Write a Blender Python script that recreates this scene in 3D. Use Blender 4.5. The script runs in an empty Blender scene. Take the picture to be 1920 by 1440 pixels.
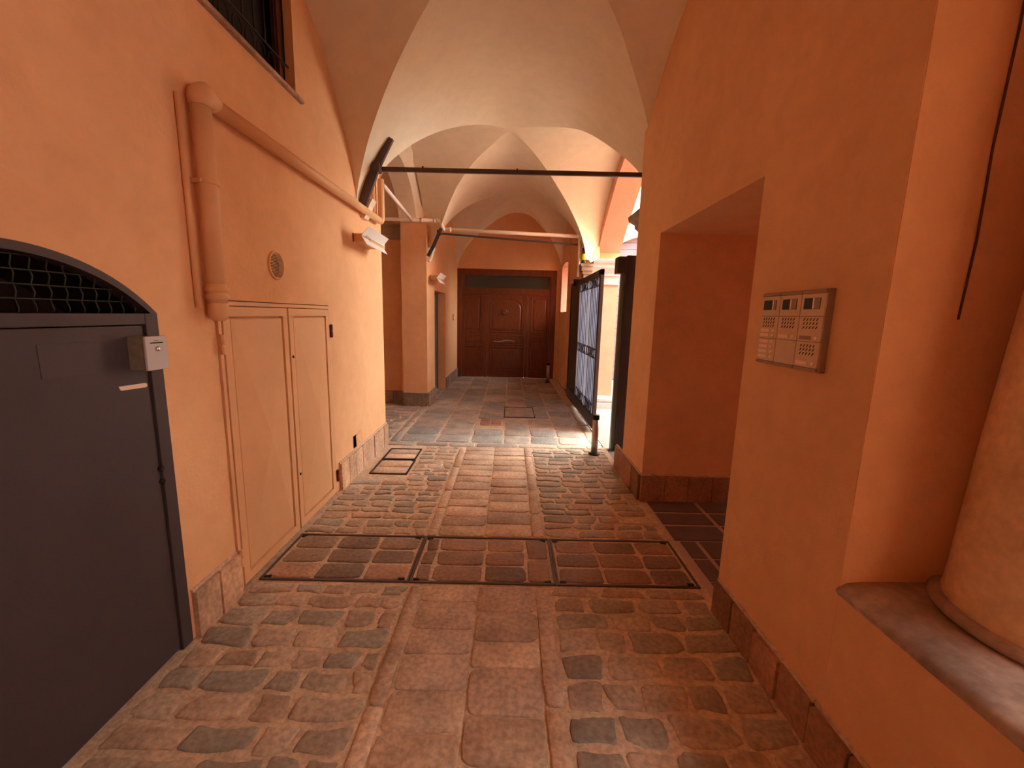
import bpy, bmesh, math, random
from mathutils import Vector, Matrix
PI = math.pi
C = bpy.context.scene.collection
sc = bpy.context.scene
random.seed(11)

# ------------------------------------------------------------------ materials
def lin(c):
    return tuple(((v/255)/12.92 if v/255 <= .04045 else ((v/255+.055)/1.055)**2.4) for v in c)

def mat(name, rgb, rough=.8, var=.0, scale=3., bump=0., bscale=60., metal=0., attr=False, spec=.3, rgb2=None, stretch=None, fine=.0):
    m = bpy.data.materials.new(name); m.use_nodes = True
    nt = m.node_tree; N = nt.nodes; L = nt.links
    b = N['Principled BSDF']
    b.inputs['Roughness'].default_value = rough; b.inputs['Metallic'].default_value = metal
    b.inputs['Specular IOR Level'].default_value = spec
    col = lin(rgb)
    tc = N.new('ShaderNodeTexCoord'); src = tc.outputs['Object']
    if stretch:
        mp = N.new('ShaderNodeMapping'); mp.inputs['Scale'].default_value = stretch
        L.new(src, mp.inputs['Vector']); src = mp.outputs['Vector']
    out = None
    if attr:
        at = N.new('ShaderNodeAttribute'); at.attribute_name = 'Col'; out = at.outputs['Color']
    if var or rgb2:
        n = N.new('ShaderNodeTexNoise'); n.inputs['Scale'].default_value = scale; n.inputs['Detail'].default_value = 7; n.inputs['Roughness'].default_value = .62
        L.new(src, n.inputs['Vector'])
        r = N.new('ShaderNodeValToRGB'); r.color_ramp.elements[0].position = .34; r.color_ramp.elements[1].position = .66
        c2 = lin(rgb2) if rgb2 else col
        if attr:
            r.color_ramp.elements[0].color = (1-var,)*3+(1,); r.color_ramp.elements[1].color = (1+var,)*3+(1,)
        else:
            r.color_ramp.elements[0].color = tuple(v*(1-var) for v in col)+(1,)
            r.color_ramp.elements[1].color = tuple(min(1, v*(1+var)) for v in c2)+(1,)
        L.new(n.outputs['Fac'], r.inputs['Fac'])
        if attr:
            mx = N.new('ShaderNodeMix'); mx.data_type = 'RGBA'; mx.blend_type = 'MULTIPLY'; mx.inputs['Factor'].default_value = 1
            L.new(out, mx.inputs['A']); L.new(r.outputs['Color'], mx.inputs['B']); out = mx.outputs['Result']
        else:
            out = r.outputs['Color']
    if fine and out:
        n3 = N.new('ShaderNodeTexNoise'); n3.inputs['Scale'].default_value = scale*9; n3.inputs['Detail'].default_value = 6
        L.new(src, n3.inputs['Vector'])
        r3 = N.new('ShaderNodeValToRGB'); r3.color_ramp.elements[0].position = .36; r3.color_ramp.elements[1].position = .62
        r3.color_ramp.elements[0].color = (1-fine,)*3+(1,); r3.color_ramp.elements[1].color = (1+fine*.6,)*3+(1,)
        L.new(n3.outputs['Fac'], r3.inputs['Fac'])
        m3 = N.new('ShaderNodeMix'); m3.data_type = 'RGBA'; m3.blend_type = 'MULTIPLY'; m3.inputs['Factor'].default_value = 1
        L.new(out, m3.inputs['A']); L.new(r3.outputs['Color'], m3.inputs['B']); out = m3.outputs['Result']
    if out: L.new(out, b.inputs['Base Color'])
    else: b.inputs['Base Color'].default_value = col+(1,)
    if bump:
        n2 = N.new('ShaderNodeTexNoise'); n2.inputs['Scale'].default_value = bscale; n2.inputs['Detail'].default_value = 5
        L.new(src, n2.inputs['Vector'])
        bp = N.new('ShaderNodeBump'); bp.inputs['Strength'].default_value = bump; bp.inputs['Distance'].default_value = .01
        L.new(n2.outputs['Fac'], bp.inputs['Height']); L.new(bp.outputs['Normal'], b.inputs['Normal'])
    return m

M = dict(
    orange=mat('orange plaster', (227, 174, 125), .85, .06, 1.3, .25, 45, rgb2=(229, 178, 130), fine=.03),
    orangepaint=mat('orange painted metal', (225, 176, 128), .5, .05, 2.5, .08, 30),
    vault=mat('cream vault plaster', (234, 219, 190), .85, .05, 1.1, .2, 25, fine=.03),
    whitepipe=mat('cream painted pipe', (236, 220, 202), .5),
    white=mat('white enamel', (238, 232, 222), .4),
    skirt=mat('terracotta stone skirting', (170, 132, 104), .7, .22, 5, .4, 30, attr=True, fine=.2),
    mortar=mat('sandy mortar', (206, 178, 148), .9, .16, 6, .6, 60, fine=.2),
    stone=mat('worn paving stone', (150, 130, 110), .62, .22, 5, .55, 34, attr=True, fine=.22, spec=.4),
    tile=mat('dark slate tile', (104, 92, 92), .45, .12, 4, .1, 40),
    grout=mat('pale grout', (190, 164, 150), .9, .05, 9),
    darkmetal=mat('brown grey painted steel', (66, 56, 57), .5, .07, 3, .06, 60, metal=.0, spec=.4),
    gatemetal=mat('dark grey iron', (72, 64, 64), .45, .08, 5, .06, 60, metal=.2),
    iron=mat('black iron', (44, 38, 38), .5, .1, 8, .1, 60, metal=.3),
    rodmetal=mat('brown painted iron', (92, 78, 74), .5, .15, 9, .2, 50, metal=.2),
    mesh=mat('dull green grey wire', (60, 57, 48), .55, metal=.4),
    alu=mat('brushed aluminium', (190, 184, 176), .35, .04, 20, metal=.75),
    mailbox=mat('grey powder coated steel', (190, 184, 182), .45),
    mailside=mat('worn grey steel side', (126, 120, 104), .55, .2, 30),
    steel=mat('polished steel', (210, 205, 200), .2, metal=1.),
    tape=mat('cream paper label', (226, 204, 178), .7),
    faint=mat('faded grey label', (76, 66, 67), .6),
    black=mat('near black', (18, 15, 14), .6),
    blackplastic=mat('black plastic', (34, 32, 32), .4),
    inner_shade=mat('very dark painted shade', (46, 26, 18), .7, .2, 6),
    darkwood=mat('dark brown wood', (96, 52, 30), .5, .15, 6),
    wood=mat('varnished mahogany', (100, 46, 21), .28, .28, 6, .1, 30, rgb2=(112, 52, 24), stretch=(9, 9, .7), spec=.5),
    glass=mat('dark transom glass', (62, 58, 50), .06, spec=.6),
    green=mat('grey green door and lit post edge', (110, 122, 112), .5, .06, 4),
    capstone=mat('grey sandstone', (158, 140, 120), .8, .16, 8, .4, 40, fine=.15),
    palestone=mat('pale limestone', (188, 180, 176), .75, .08, 6, .3, 40, fine=.08),
    sill=mat('weathered sill stone', (150, 124, 106), .7, .22, 4, .6, 14, rgb2=(176, 152, 136), fine=.15),
    column=mat('tan column plaster', (220, 184, 142), .8, .1, 4, .3, 30, rgb2=(226, 192, 152), fine=.08),
    cream=mat('cream facade plaster', (214, 198, 170), .85, .04, 2),
    pinkwall=mat('pink facade plaster', (206, 152, 124), .85, .08, 3, .2, 30),
    lilac=mat('weathered mauve boards', (112, 96, 100), .75, .08, 5),
    yellow=mat('yellow beacon lens', (232, 226, 60), .25),
    paving=mat('courtyard paving', (138, 128, 120), .85, .12, 3, .4, 20),
    panelgrey=mat('pale grey sheet', (205, 210, 218), .45),
    bronze=mat('intercom bronze grey', (214, 184, 154), .4, .04, 30),
    bronzedark=mat('intercom dark frame', (158, 130, 106), .45, .06, 30),
    nameplate=mat('pale name plate', (246, 214, 192), .4),
    brass=mat('brass button', (252, 232, 190), .3),
    brick=mat('red brick paver', (176, 122, 104), .8, .2, 12, .4, 40),
    copper=mat('tarnished bronze', (120, 74, 62), .3, .1, 20, metal=.6),
)
# panelgrey lets some of the court's light through, like the frosted sheet on the gate
def frosted(m):
    nt = m.node_tree; b = nt.nodes['Principled BSDF']; o = nt.nodes['Material Output']
    t = nt.nodes.new('ShaderNodeBsdfTranslucent'); t.inputs['Color'].default_value = lin((176, 182, 194))+(1,)
    mx = nt.nodes.new('ShaderNodeMixShader'); mx.inputs[0].default_value = .8
    nt.links.new(b.outputs[0], mx.inputs[1]); nt.links.new(t.outputs[0], mx.inputs[2]); nt.links.new(mx.outputs[0], o.inputs[0])
frosted(M['panelgrey'])

# ------------------------------------------------------------------ mesh builder
class MB:
    def __init__(s, col=False):
        s.bm = bmesh.new(); s.mats = []; s.cl = s.bm.loops.layers.float_color.new('Col') if col else None
    def mi(s, m):
        if m not in s.mats: s.mats.append(m)
        return s.mats.index(m)
    def face(s, vs, m, smooth=False, col=None):
        try: f = s.bm.faces.new(vs)
        except ValueError: return None
        f.material_index = s.mi(m); f.smooth = smooth
        if s.cl is not None and col:
            for l in f.loops: l[s.cl] = tuple(col)+(1,)
        return f
    def box(s, x0, x1, y0, y1, z0, z1, m, bev=0, col=None):
        return s.hexa([(x0, y0, z0), (x1, y0, z0), (x1, y1, z0), (x0, y1, z0), (x0, y0, z1), (x1, y0, z1), (x1, y1, z1), (x0, y1, z1)], m, bev, col)
    def hexa(s, P, m, bev=0, col=None):
        v = [s.bm.verts.new(p) for p in P]
        fs = [s.face([v[i] for i in q], m, False, col) for q in ((3, 2, 1, 0), (4, 5, 6, 7), (0, 1, 5, 4), (1, 2, 6, 5), (2, 3, 7, 6), (3, 0, 4, 7))]
        if bev:
            es = list({e for f in fs for e in f.edges})
            r = bmesh.ops.bevel(s.bm, geom=es, offset=bev, segments=2, profile=.6, affect='EDGES')
            for f in r['faces']:
                f.material_index = s.mi(m)
                if s.cl is not None and col:
                    for l in f.loops: l[s.cl] = tuple(col)+(1,)
        return s
    def bar(s, a, b, w, t, m, up=(0, 0, 1)):
        a, b = Vector(a), Vector(b); d = (b-a).normalized(); u = Vector(up)
        sd = d.cross(u).normalized(); n = sd.cross(d).normalized()
        P = []
        for p in (a, b):
            for i, j in ((-1, -1), (1, -1), (1, 1), (-1, 1)): P.append(p+sd*w/2*i+n*t/2*j)
        v = [s.bm.verts.new(p) for p in P]
        for q in ((3, 2, 1, 0), (4, 5, 6, 7), (0, 1, 5, 4), (1, 2, 6, 5), (2, 3, 7, 6), (3, 0, 4, 7)): s.face([v[i] for i in q], m)
        return s
    def tube(s, pts, r, m, n=14, caps=True):
        pts = [Vector(p) for p in pts]; rings = []
        prev = None
        rr = r if isinstance(r, (list, tuple)) else [r]*len(pts)
        for i, p in enumerate(pts):
            d = (pts[min(i+1, len(pts)-1)]-pts[max(i-1, 0)]).normalized()
            if prev is None:
                u = d.orthogonal().normalized()
            else:
                u = (prev-d*prev.dot(d)).normalized()
            prev = u; w = d.cross(u)
            rings.append([s.bm.verts.new(p+(u*math.cos(2*PI*k/n)+w*math.sin(2*PI*k/n))*rr[i]) for k in range(n)])
        for a, b in zip(rings, rings[1:]):
            for k in range(n): s.face([a[k], a[(k+1) % n], b[(k+1) % n], b[k]], m, True)
        if caps:
            s.face(rings[0][::-1], m); s.face(rings[-1], m)
        return s
    def lathe(s, c, prof, m, n=24, smooth=True, caps=True, axis='z'):
        rings = []
        for r, h in prof:
            ring = []
            for k in range(n):
                a = 2*PI*k/n; u, v = r*math.cos(a), r*math.sin(a)
                p = {'z': (u, v, h), 'x': (h, u, v), 'y': (u, h, v)}[axis]
                ring.append(s.bm.verts.new((c[0]+p[0], c[1]+p[1], c[2]+p[2])))
            rings.append(ring)
        for a, b in zip(rings, rings[1:]):
            for k in range(n): s.face([a[k], a[(k+1) % n], b[(k+1) % n], b[k]], m, smooth)
        if caps:
            s.face(rings[0][::-1], m); s.face(rings[-1], m)
        return s
    def prism(s, poly, axis, a0, a1, m, smooth=False):
        f = {'x': lambda p, a: (a, p[0], p[1]), 'y': lambda p, a: (p[0], a, p[1]), 'z': lambda p, a: (p[0], p[1], a)}[axis]
        v0 = [s.bm.verts.new(f(p, a0)) for p in poly]; v1 = [s.bm.verts.new(f(p, a1)) for p in poly]
        n = len(poly)
        s.face(v0[::-1], m); s.face(v1, m)
        for k in range(n): s.face([v0[k], v0[(k+1) % n], v1[(k+1) % n], v1[k]], m, smooth)
        return s
    def sweep(s, path, prof, m, closed=False):
        """vertical moulding: prof = [(out, z)] swept along a horizontal polyline path of (x, y, nx, ny)"""
        rows = [[s.bm.verts.new((x+nx*o, y+ny*o, z)) for o, z in prof] for x, y, nx, ny in path]
        for a, b in zip(rows, rows[1:]):
            for k in range(len(prof)-1): s.face([a[k], b[k], b[k+1], a[k+1]], m)
        s.face(rows[0], m); s.face(rows[-1][::-1], m)
        return s
    def obj(s, name, parent=None, label=None):
        bmesh.ops.recalc_face_normals(s.bm, faces=s.bm.faces[:])
        me = bpy.data.meshes.new(name); s.bm.to_mesh(me); s.bm.free()
        for m in s.mats: me.materials.append(m)
        o = bpy.data.objects.new(name, me); C.objects.link(o)
        if parent is not None:
            o.parent = parent
            if parent.type == 'EMPTY': o.matrix_parent_inverse = Matrix.Translation(-parent.location)
        if label: o['label'] = label
        return o

def tag(o, label=None, cat=None, group=None, kind=None):
    for k, v in (('label', label), ('category', cat), ('group', group), ('kind', kind)):
        if v: o[k] = v
    return o
def thing(name, label, cat, loc=(0, 0, 0), group=None, kind=None):
    o = bpy.data.objects.new(name, None); C.objects.link(o); o.location = loc; o.empty_display_size = .1
    return tag(o, label, cat, group, kind)
def struct(mb, name):
    o = mb.obj(name); o['kind'] = 'structure'; return o
def dup(root, delta, label):
    r = root.copy(); C.objects.link(r); r.location = Vector(root.location)+Vector(delta); r['label'] = label
    for ch in list(root.children):
        c = ch.copy(); C.objects.link(c); c.parent = r; c.matrix_parent_inverse = ch.matrix_parent_inverse.copy()
        for g in ch.children:
            d = g.copy(); C.objects.link(d); d.parent = c
    return r
def cut(o, cutters):
    """subtract cutter builders from a wall object"""
    tmp = []
    for k in cutters:
        c = k.obj('cutter'); tmp.append(c)
        md = o.modifiers.new('b', 'BOOLEAN'); md.operation = 'DIFFERENCE'; md.object = c; md.solver = 'EXACT'; md.material_mode = 'TRANSFER'
    dg = bpy.context.evaluated_depsgraph_get(); dg.update()
    me = bpy.data.meshes.new_from_object(o.evaluated_get(dg)); old = o.data
    o.modifiers.clear(); o.data = me; bpy.data.meshes.remove(old)
    for c in tmp:
        d = c.data; bpy.data.objects.remove(c); bpy.data.meshes.remove(d)
    return o
def Bx(*a, **k):
    b = MB(); b.box(*a, **k); return b

OR = M['orange']
# ------------------------------------------------------------------ vaults (the ceiling)
def prof(t): return 2.4+1.29*max(0, 1-t**1.65)**.63
def lerp_tab(tab):
    def f(t):
        for (a, x), (b, y) in zip(tab, tab[1:]):
            if t <= b+1e-9: return x+(y-x)*(t-a)/(b-a)
        return tab[-1][1]
    return f
NT = 26
TS = [math.sin(PI/2*i/NT) for i in range(NT+1)]
TS[0] = 0.; TS[-1] = 1.
RT = lerp_tab([(0, -.15), (.06, .12), (.15, .36), (.3, .6), (.4, .727), (.5, .835), (.6, .95), (.7, 1.066), (.8, 1.18), (.9, 1.29), (1, 1.42)])
R2 = lerp_tab([(0, -.06), (.1, .1), (.2, .34), (.3, .57), (.4, .7), (.5, .787), (.6, .88), (.7, .99), (.8, 1.126), (.9, 1.26), (1, 1.42)])
L2 = lerp_tab([(0, -.06), (.1, -.18), (.2, -.31), (.4, -.59), (.6, -.864), (.7, -1.0), (.8, -1.13), (.9, -1.27), (1, -1.43)])
FL2 = lerp_tab([(0, -.06), (.2, -.275), (.4, -.539), (.6, -.7775), (.8, -.984), (.9, -1.09), (1, -1.26)])
FR2 = lerp_tab([(0, -.06), (.2, .157), (.4, .377), (.6, .613), (.8, .877), (.9, 1.02), (1, 1.16)])
def bay(cx, nl, nr, fl, fr, cy, hnl, hnr, hfl, hfr, dz=0):
    g = lambda f, h: (lambda t: Vector((f(t), cy+h*t, prof(t)+dz)))
    return dict(nl=g(nl, -hnl), nr=g(nr, -hnr), fl=g(fl, hfl), fr=g(fr, hfr))
lin1 = lambda c, a: (lambda t: c+a*t)
bays = [
    bay(-.15, lin1(-.15, -1.28), RT, lin1(-.15, -1.28), RT, 0., 1.3, 1.3, 1.35, 1.2),
    bay(-.15, lin1(-.15, -1.28), RT, lin1(-.15, -1.28), RT, 2.7, 1.3, 1.5, 1.3, 1.5),
    bay(-.06, L2, R2, FL2, FR2, 5.43, 1.33, 1.3, 1.33, 1.36),
    bay(.02, lin1(.02, -1.27), lin1(.02, 1.13), lin1(.02, -1.3), lin1(.02, 1.16), 8.4, 1.6, 1.5, 1.55, 1.55, .01),
]
def chain(a, b):
    """a: t 1 -> 0, then b: t 0 -> 1"""
    return [a(t) for t in TS[::-1]]+[b(t) for t in TS[1:]]
vb = MB()
def strip(A, B, m=1):
    rows = [[vb.bm.verts.new(p.lerp(q, k/m)) for p, q in zip(A, B)] for k in range(m+1)]
    for r0, r1 in zip(rows, rows[1:]):
        for k in range(len(A)-1): vb.face([r0[k], r0[k+1], r1[k+1], r1[k]], M['vault'], True)
for b0, b1 in zip(bays, bays[1:]):
    strip(chain(b0['fl'], b0['fr']), chain(b1['nl'], b1['nr']), 4)
first = chain(bays[0]['nl'], bays[0]['nr'])
strip([Vector((p.x, -3.1, p.z)) for p in first], first)
last = chain(bays[3]['fl'], bays[3]['fr'])
EL = lerp_tab([(0, .05), (.48, -.48), (.82, -1.0), (.99, -1.32), (1, -1.36)])
ER = lerp_tab([(0, .05), (.15, .34), (.53, .67), (.8, .94), (.9, 1.06), (1, 1.2)])
strip(last, [Vector((EL(t), 10.02, prof(t)+.12)) for t in TS[::-1]]+[Vector((ER(t), 10.02, prof(t)+.12)) for t in TS[1:]], 2)
def outer(b, side, xf, hn, hf, cy):
    n = [Vector((xf(0), cy-hn*t, prof(t))) for t in TS[::-1]]; f = [Vector((xf(1), cy+hf*t, prof(t))) for t in TS[1:]]
    return n+f
for i, (xl, xr) in enumerate(((-1.6, 1.6), (-1.6, 1.6), None or (0, 0), (-1.6, 1.4))):
    b = bays[i]
    if i == 2:
        strip(chain(b['nl'], b['fl']), outer(b, 0, lambda k: -1.45 if k == 0 else -1.36, 1.33, 1.52, 5.43), 2)
        strip(chain(b['nr'], b['fr']), outer(b, 1, lambda k: 1.45 if k == 0 else 1.40, 1.3, 1.62, 5.43), 2)
        continue
    for side, x in (('l', xl), ('r', xr)):
        ch = chain(b['n'+side], b['f'+side]); strip(ch, [Vector((x, p.y, p.z)) for p in ch])
# the side hall's own barrel vault behind the left arch
HN = 20
hall = [(4.25+2.65*(1-math.cos(PI*k/HN))/2, 2.86+.95*math.sin(PI*k/HN)**.9) for k in range(HN+1)]
strip([Vector((-1.7, y, z)) for y, z in hall], [Vector((-5.2, y, z)) for y, z in hall])
struct(vb, 'ceiling')
rb = MB(); rb.box(-5.4, 1.76, -3.4, 10.5, 4.0, 4.25, M['cream']); struct(rb, 'added_roof_slab')  # unseen slab added above the vaults to block the sky

# ------------------------------------------------------------------ walls
ZT = 4.02
def arch_poly(c, hw, zb, zs, rise, n=24, p=.5):
    pts = [(c-hw, zb), (c+hw, zb)]
    for k in range(n+1):
        u = math.cos(PI*k/n); pts.append((c+hw*u, zs+rise*max(0, 1-u*u)**p))
    return pts
def circ_arch(c, hw, zb, zs, rise, n=24):
    R = (hw*hw+rise*rise)/(2*rise); a0 = math.asin(hw/R)
    return [(c-hw, zb), (c+hw, zb)]+[(c+R*math.sin(a0-2*a0*k/n), zs+rise-R+R*math.cos(a0-2*a0*k/n)) for k in range(n+1)]
def prism_cut(poly, axis, a0, a1, m=OR):
    b = MB(); b.prism(poly, axis, a0, a1, m); return b
def loft_cut(pa, pb, x0, x1, m):
    b = MB(); va = [b.bm.verts.new((x0, y, z)) for y, z in pa]; vb_ = [b.bm.verts.new((x1, y, z)) for y, z in pb]
    b.face(va[::-1], m); b.face(vb_, m)
    for k in range(len(pa)): b.face([va[k], va[(k+1) % len(pa)], vb_[(k+1) % len(pa)], vb_[k]], m)
    return b
GC, GH, GZ, GR = 1.197, .498, 1.472, .205   # metal door in the left wall: centre, half width, spring, rise
w = MB(); w.box(-2.3, -1.42, -3.2, 4.70, 0, ZT, OR)
wl = struct(w, 'wall_left')
cut(wl, [prism_cut(circ_arch(GC, GH, -.1, GZ, GR), 'x', -1.85, -1.3, M['inner_shade']),  # reveal coloured dark in place of the shade behind the mesh
         Bx(-1.62, -1.3, 2.03, 3.30, -.1, 1.54, OR),
         Bx(-1.78, -1.3, 1.80, 2.96, 2.87, 3.46, OR),
         Bx(-1.56, -1.3, 3.70, 3.775, .25, .365, M['black']),  # hole lined black in place of its own shade
         prism_cut([(2.592+.078*math.cos(2*PI*k/28), 1.761+.078*math.sin(2*PI*k/28)) for k in range(28)], 'x', -1.5, -1.3, M['black'])])  # vent recess lined black for the shade behind the louvres
# left hall wall, pillar, far left wall
w = MB(); w.box(-5.2, -1.60, 6.86, 7.2, 0, 2.88, OR); struct(w, 'wall_hall')
w = MB(); w.box(-5.3, -2.2, 4.1, 4.25, 0, ZT, OR); w.box(-5.4, -5.2, 4.1, 7.2, 0, ZT, OR); struct(w, 'wall_hall_side')
w = MB()
w.hexa([(-1.72, 6.68, 0), (-1.325, 6.68, 0), (-1.265, 10.4, 0), (-1.72, 10.4, 0), (-1.72, 6.68, ZT), (-1.325, 6.68, ZT), (-1.265, 10.4, ZT), (-1.72, 10.4, ZT)], OR)
wf = struct(w, 'wall_left_far')
cut(wf, [Bx(-1.6, -1.1, 7.30, 8.38, -.1, 1.89, OR)])
# the arch between corridor and left hall
w = MB(); w.box(-1.72, -1.335, 4.69, 6.679, 2.86, ZT, OR)
wa = struct(w, 'wall_left_arch')
cut(wa, [prism_cut(arch_poly(5.66, .95, 2.3, 2.86, .60, 28, .66), 'x', -1.9, -1.2, M['vault']), loft_cut(arch_poly(5.66, .95, 2.3, 2.86, .60, 28, .66), arch_poly(5.69, 1.05, 2.3, 2.86, .74, 28, .66), -1.46, -1.325, M['vault'])])
wa.data.materials.clear(); wa.data.materials.append(M['vault'])
# end wall
w = MB(); w.box(-1.8, 1.9, 10.0, 10.4, 0, ZT, OR)
cut(struct(w, 'wall_end'), [Bx(-1.272, 1.06, 9.9, 10.18, -.1, 2.552, OR)])
# right walls
w = MB(); w.box(1.12, 2.1, 1.26, 3.90, 0, ZT, OR); w.box(2.1, 3.6, 1.26, 1.985, 0, 3.0, OR); w.box(2.1, 3.6, 1.9, 3.4, 2.142, 3.0, OR); w.box(3.6, 3.9, 1.26, 3.4, 0, 3.0, OR); w2 = struct(w, 'wall_right')  # passage walls beyond the opening are unseen, added to darken it
cut(w2, [Bx(1.0, 3.59, 1.985, 3.295, -.1, 2.142, OR), Bx(3.5, 4.2, 2.2, 3.1, .2, 2.0, OR)])  # unseen end opening added to let some light into the passage
w = MB(); w.box(1.1206, 1.70, -3.2, 1.30, 0, .61, OR); w.box(1.12, 1.9, -3.2, -1.6, .61, ZT, OR); w.box(1.12, 1.9, -1.6, 1.27, 2.75, ZT, OR)
struct(w, 'wall_right_near')
w = MB(); w.box(-2.3, 1.9, -3.4, -3.2, 0, ZT, OR); struct(w, 'wall_rear')
w = MB(); w.box(1.27, 1.75, 7.02, 8.62, 0, 2.14, M['pinkwall']); w.box(1.17, 1.75, 7.02, 8.62, 2.14, ZT, OR); w.box(1.15, 1.75, 8.62, 10.1, 0, ZT, OR)
w3 = struct(w, 'wall_right_far')
cut(w3, [prism_cut(circ_arch(9.30, .5, 1.6, 2.60, .04, 12), 'x', .9, 2.0, M['pinkwall'])])
# arch to the court
AY = [(7.24, 2.42), (7.1, 2.44), (6.93, 2.64), (6.786, 2.774), (6.6, 2.925), (6.392, 3.073), (6.23, 3.195), (6.07, 3.307), (5.88, 3.405), (5.697, 3.485), (5.5, 3.53), (5.3, 3.53), (5.1, 3.47), (4.95, 3.38), (4.8, 3.25), (4.68, 3.05), (4.6, 2.8), (4.58, 2.4), (4.58, -.1), (7.24, -.1)]
w = MB(); w.box(1.395, 1.75, 3.89, 7.1, 0, ZT, M['pinkwall'])
w4 = struct(w, 'wall_right_arch')
cut(w4, [prism_cut(AY, 'x', 1.2, 2.0, M['pinkwall'])])

# ------------------------------------------------------------------ floor
def jit(c, a):
    k = 1+random.uniform(-a, a); w_ = random.uniform(-.02, .02)
    return (c[0]*k*(1+w_), c[1]*k, c[2]*k*(1-w_))
PAL = [lin(c) for c in ((168, 150, 128), (156, 142, 124), (180, 158, 134), (186, 160, 136), (160, 148, 130), (180, 152, 126))]
PALC = [lin(c) for c in ((200, 168, 138), (206, 174, 144), (194, 162, 134), (188, 158, 134))]
PALF = [lin(c) for c in ((172, 160, 144), (160, 152, 138), (182, 166, 148), (168, 154, 140), (156, 150, 140))]
fb = MB(col=True)
def stone(x0, x1, y0, y1, pal, r=.35, wob=.012, zt=.0, gap=.01, bev=.012, m=None, col=None):
    """one worn paving stone with rounded corners, sides going down into the mortar"""
    col = col or jit(random.choice(pal), .13); m = m or M['stone']
    x0 += gap; x1 -= gap; y0 += gap; y1 -= gap
    if x1-x0 < .02 or y1-y0 < .02: return
    cx, cy, hx, hy = (x0+x1)/2, (y0+y1)/2, (x1-x0)/2, (y1-y0)/2
    n = 20; e = 2/(2+6*(1-r)); P = []
    ph = [random.uniform(0, 6.28) for _ in range(3)]
    sk = random.uniform(-1, 1)*wob
    for k in range(n):
        a = 2*PI*k/n; c, s_ = math.cos(a), math.sin(a)
        ux = math.copysign(abs(c)**e, c); uy = math.copysign(abs(s_)**e, s_)
        wv = wob*(.6*math.sin(2*a+ph[0])+.5*math.sin(3*a+ph[1])+.35*math.sin(5*a+ph[2]))
        P.append((cx+ux*(hx+wv)+sk*uy, cy+uy*(hy+wv)))
    z = zt+random.uniform(-.003, .003); tx, ty = random.uniform(-.012, .012), random.uniform(-.012, .012)
    def ring(ins, zz, tilt):
        out = []
        for x, y in P:
            d = math.hypot(x-cx, y-cy); f = max(.3, 1-ins/max(d, .01))
            X, Y = cx+(x-cx)*f, cy+(y-cy)*f
            out.append(fb.bm.verts.new((X, Y, zz+tilt*(tx*(X-cx)+ty*(Y-cy)))))
        return out
    R = [ring(0, -.02, 0), ring(0, z-.007, 1), ring(bev*.5, z-.002, 1), ring(bev*1.5, z, 1)]
    for a, b in zip(R, R[1:]):
        for k in range(n): fb.face([a[k], a[(k+1) % n], b[(k+1) % n], b[k]], m, True, col)
    fb.face(R[-1], m, True, col)
def course(x0, x1, y0, y1, wmin, wmax, **k):
    x = x0
    while x < x1-.03:
        ww = random.uniform(wmin, wmax)
        if x+ww > x1-wmin*.6: ww = x1-x
        stone(x, x+ww, y0, y1, **k); x += ww
def field(x0, x1, y0, y1, hmin, hmax, wmin, wmax, skip=None, **k):
    y = y0
    while y < y1-.02:
        h = random.uniform(hmin, hmax)
        if y+h > y1-hmin*.6: h = y1-y
        if skip:
            x = x0
            for a, b in skip(y, y+h): course(a, b, y, y+h, wmin, wmax, **k)
        else: course(x0, x1, y, y+h, wmin, wmax, **k)
        y += h
# mortar bed (one slab for the whole place, corridor and hall)
fb.box(-5.3, 1.145, -3.2, 10.2, -.12, -.0075, M['mortar'])
COB = dict(pal=PAL, r=.42, wob=.010, gap=.011, bev=.011)
SL = dict(pal=PALC, r=.10, wob=.003, gap=.0025, bev=.004)
BD = dict(pal=PALC, r=.1, wob=.002, gap=.003, bev=.004)
FG = dict(pal=PALF, r=.18, wob=.006, gap=.009, bev=.009)
def lane(y0, y1):
    field(-1.40, -.53, y0, y1, .105, .15, .13, .28, **COB)
    field(.255, 1.10, y0, y1, .105, .15, .13, .28, **COB)
    field(-.525, -.45, y0, y1, .3, .6, .075, .075, **BD)
    field(.17, .25, y0, y1, .3, .6, .08, .08, **BD)
    for a, b in ((-.45, -.14), (-.14, .17)): field(a, b, y0, y1, .15, .22, .31, .31, **SL)
lane(-.6, 2.125)
# between the hatches and the wide flags
y0, y1 = 2.655, 4.62
def left_skip(a, b):
    return [(-.93, -.55)] if b > 3.70 and a < 4.52 else [(-1.39, -.55)]
field(-1.39, -.55, y0, y1, .085, .14, .12, .27, skip=left_skip, **COB)
field(.27, 1.10, y0, y1, .08, .13, .12, .27, **COB)
field(-.545, -.47, y0, y1, .3, .6, .075, .075, **BD)
field(.185, .265, y0, y1, .3, .6, .08, .08, **BD)
for a, b in ((-.47, -.145), (-.145, .185)): field(a, b, y0, y1, .12, .2, .32, .33, **SL)
course(-1.39, 1.10, 4.62, 4.76, .3, .5, **FG)
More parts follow.
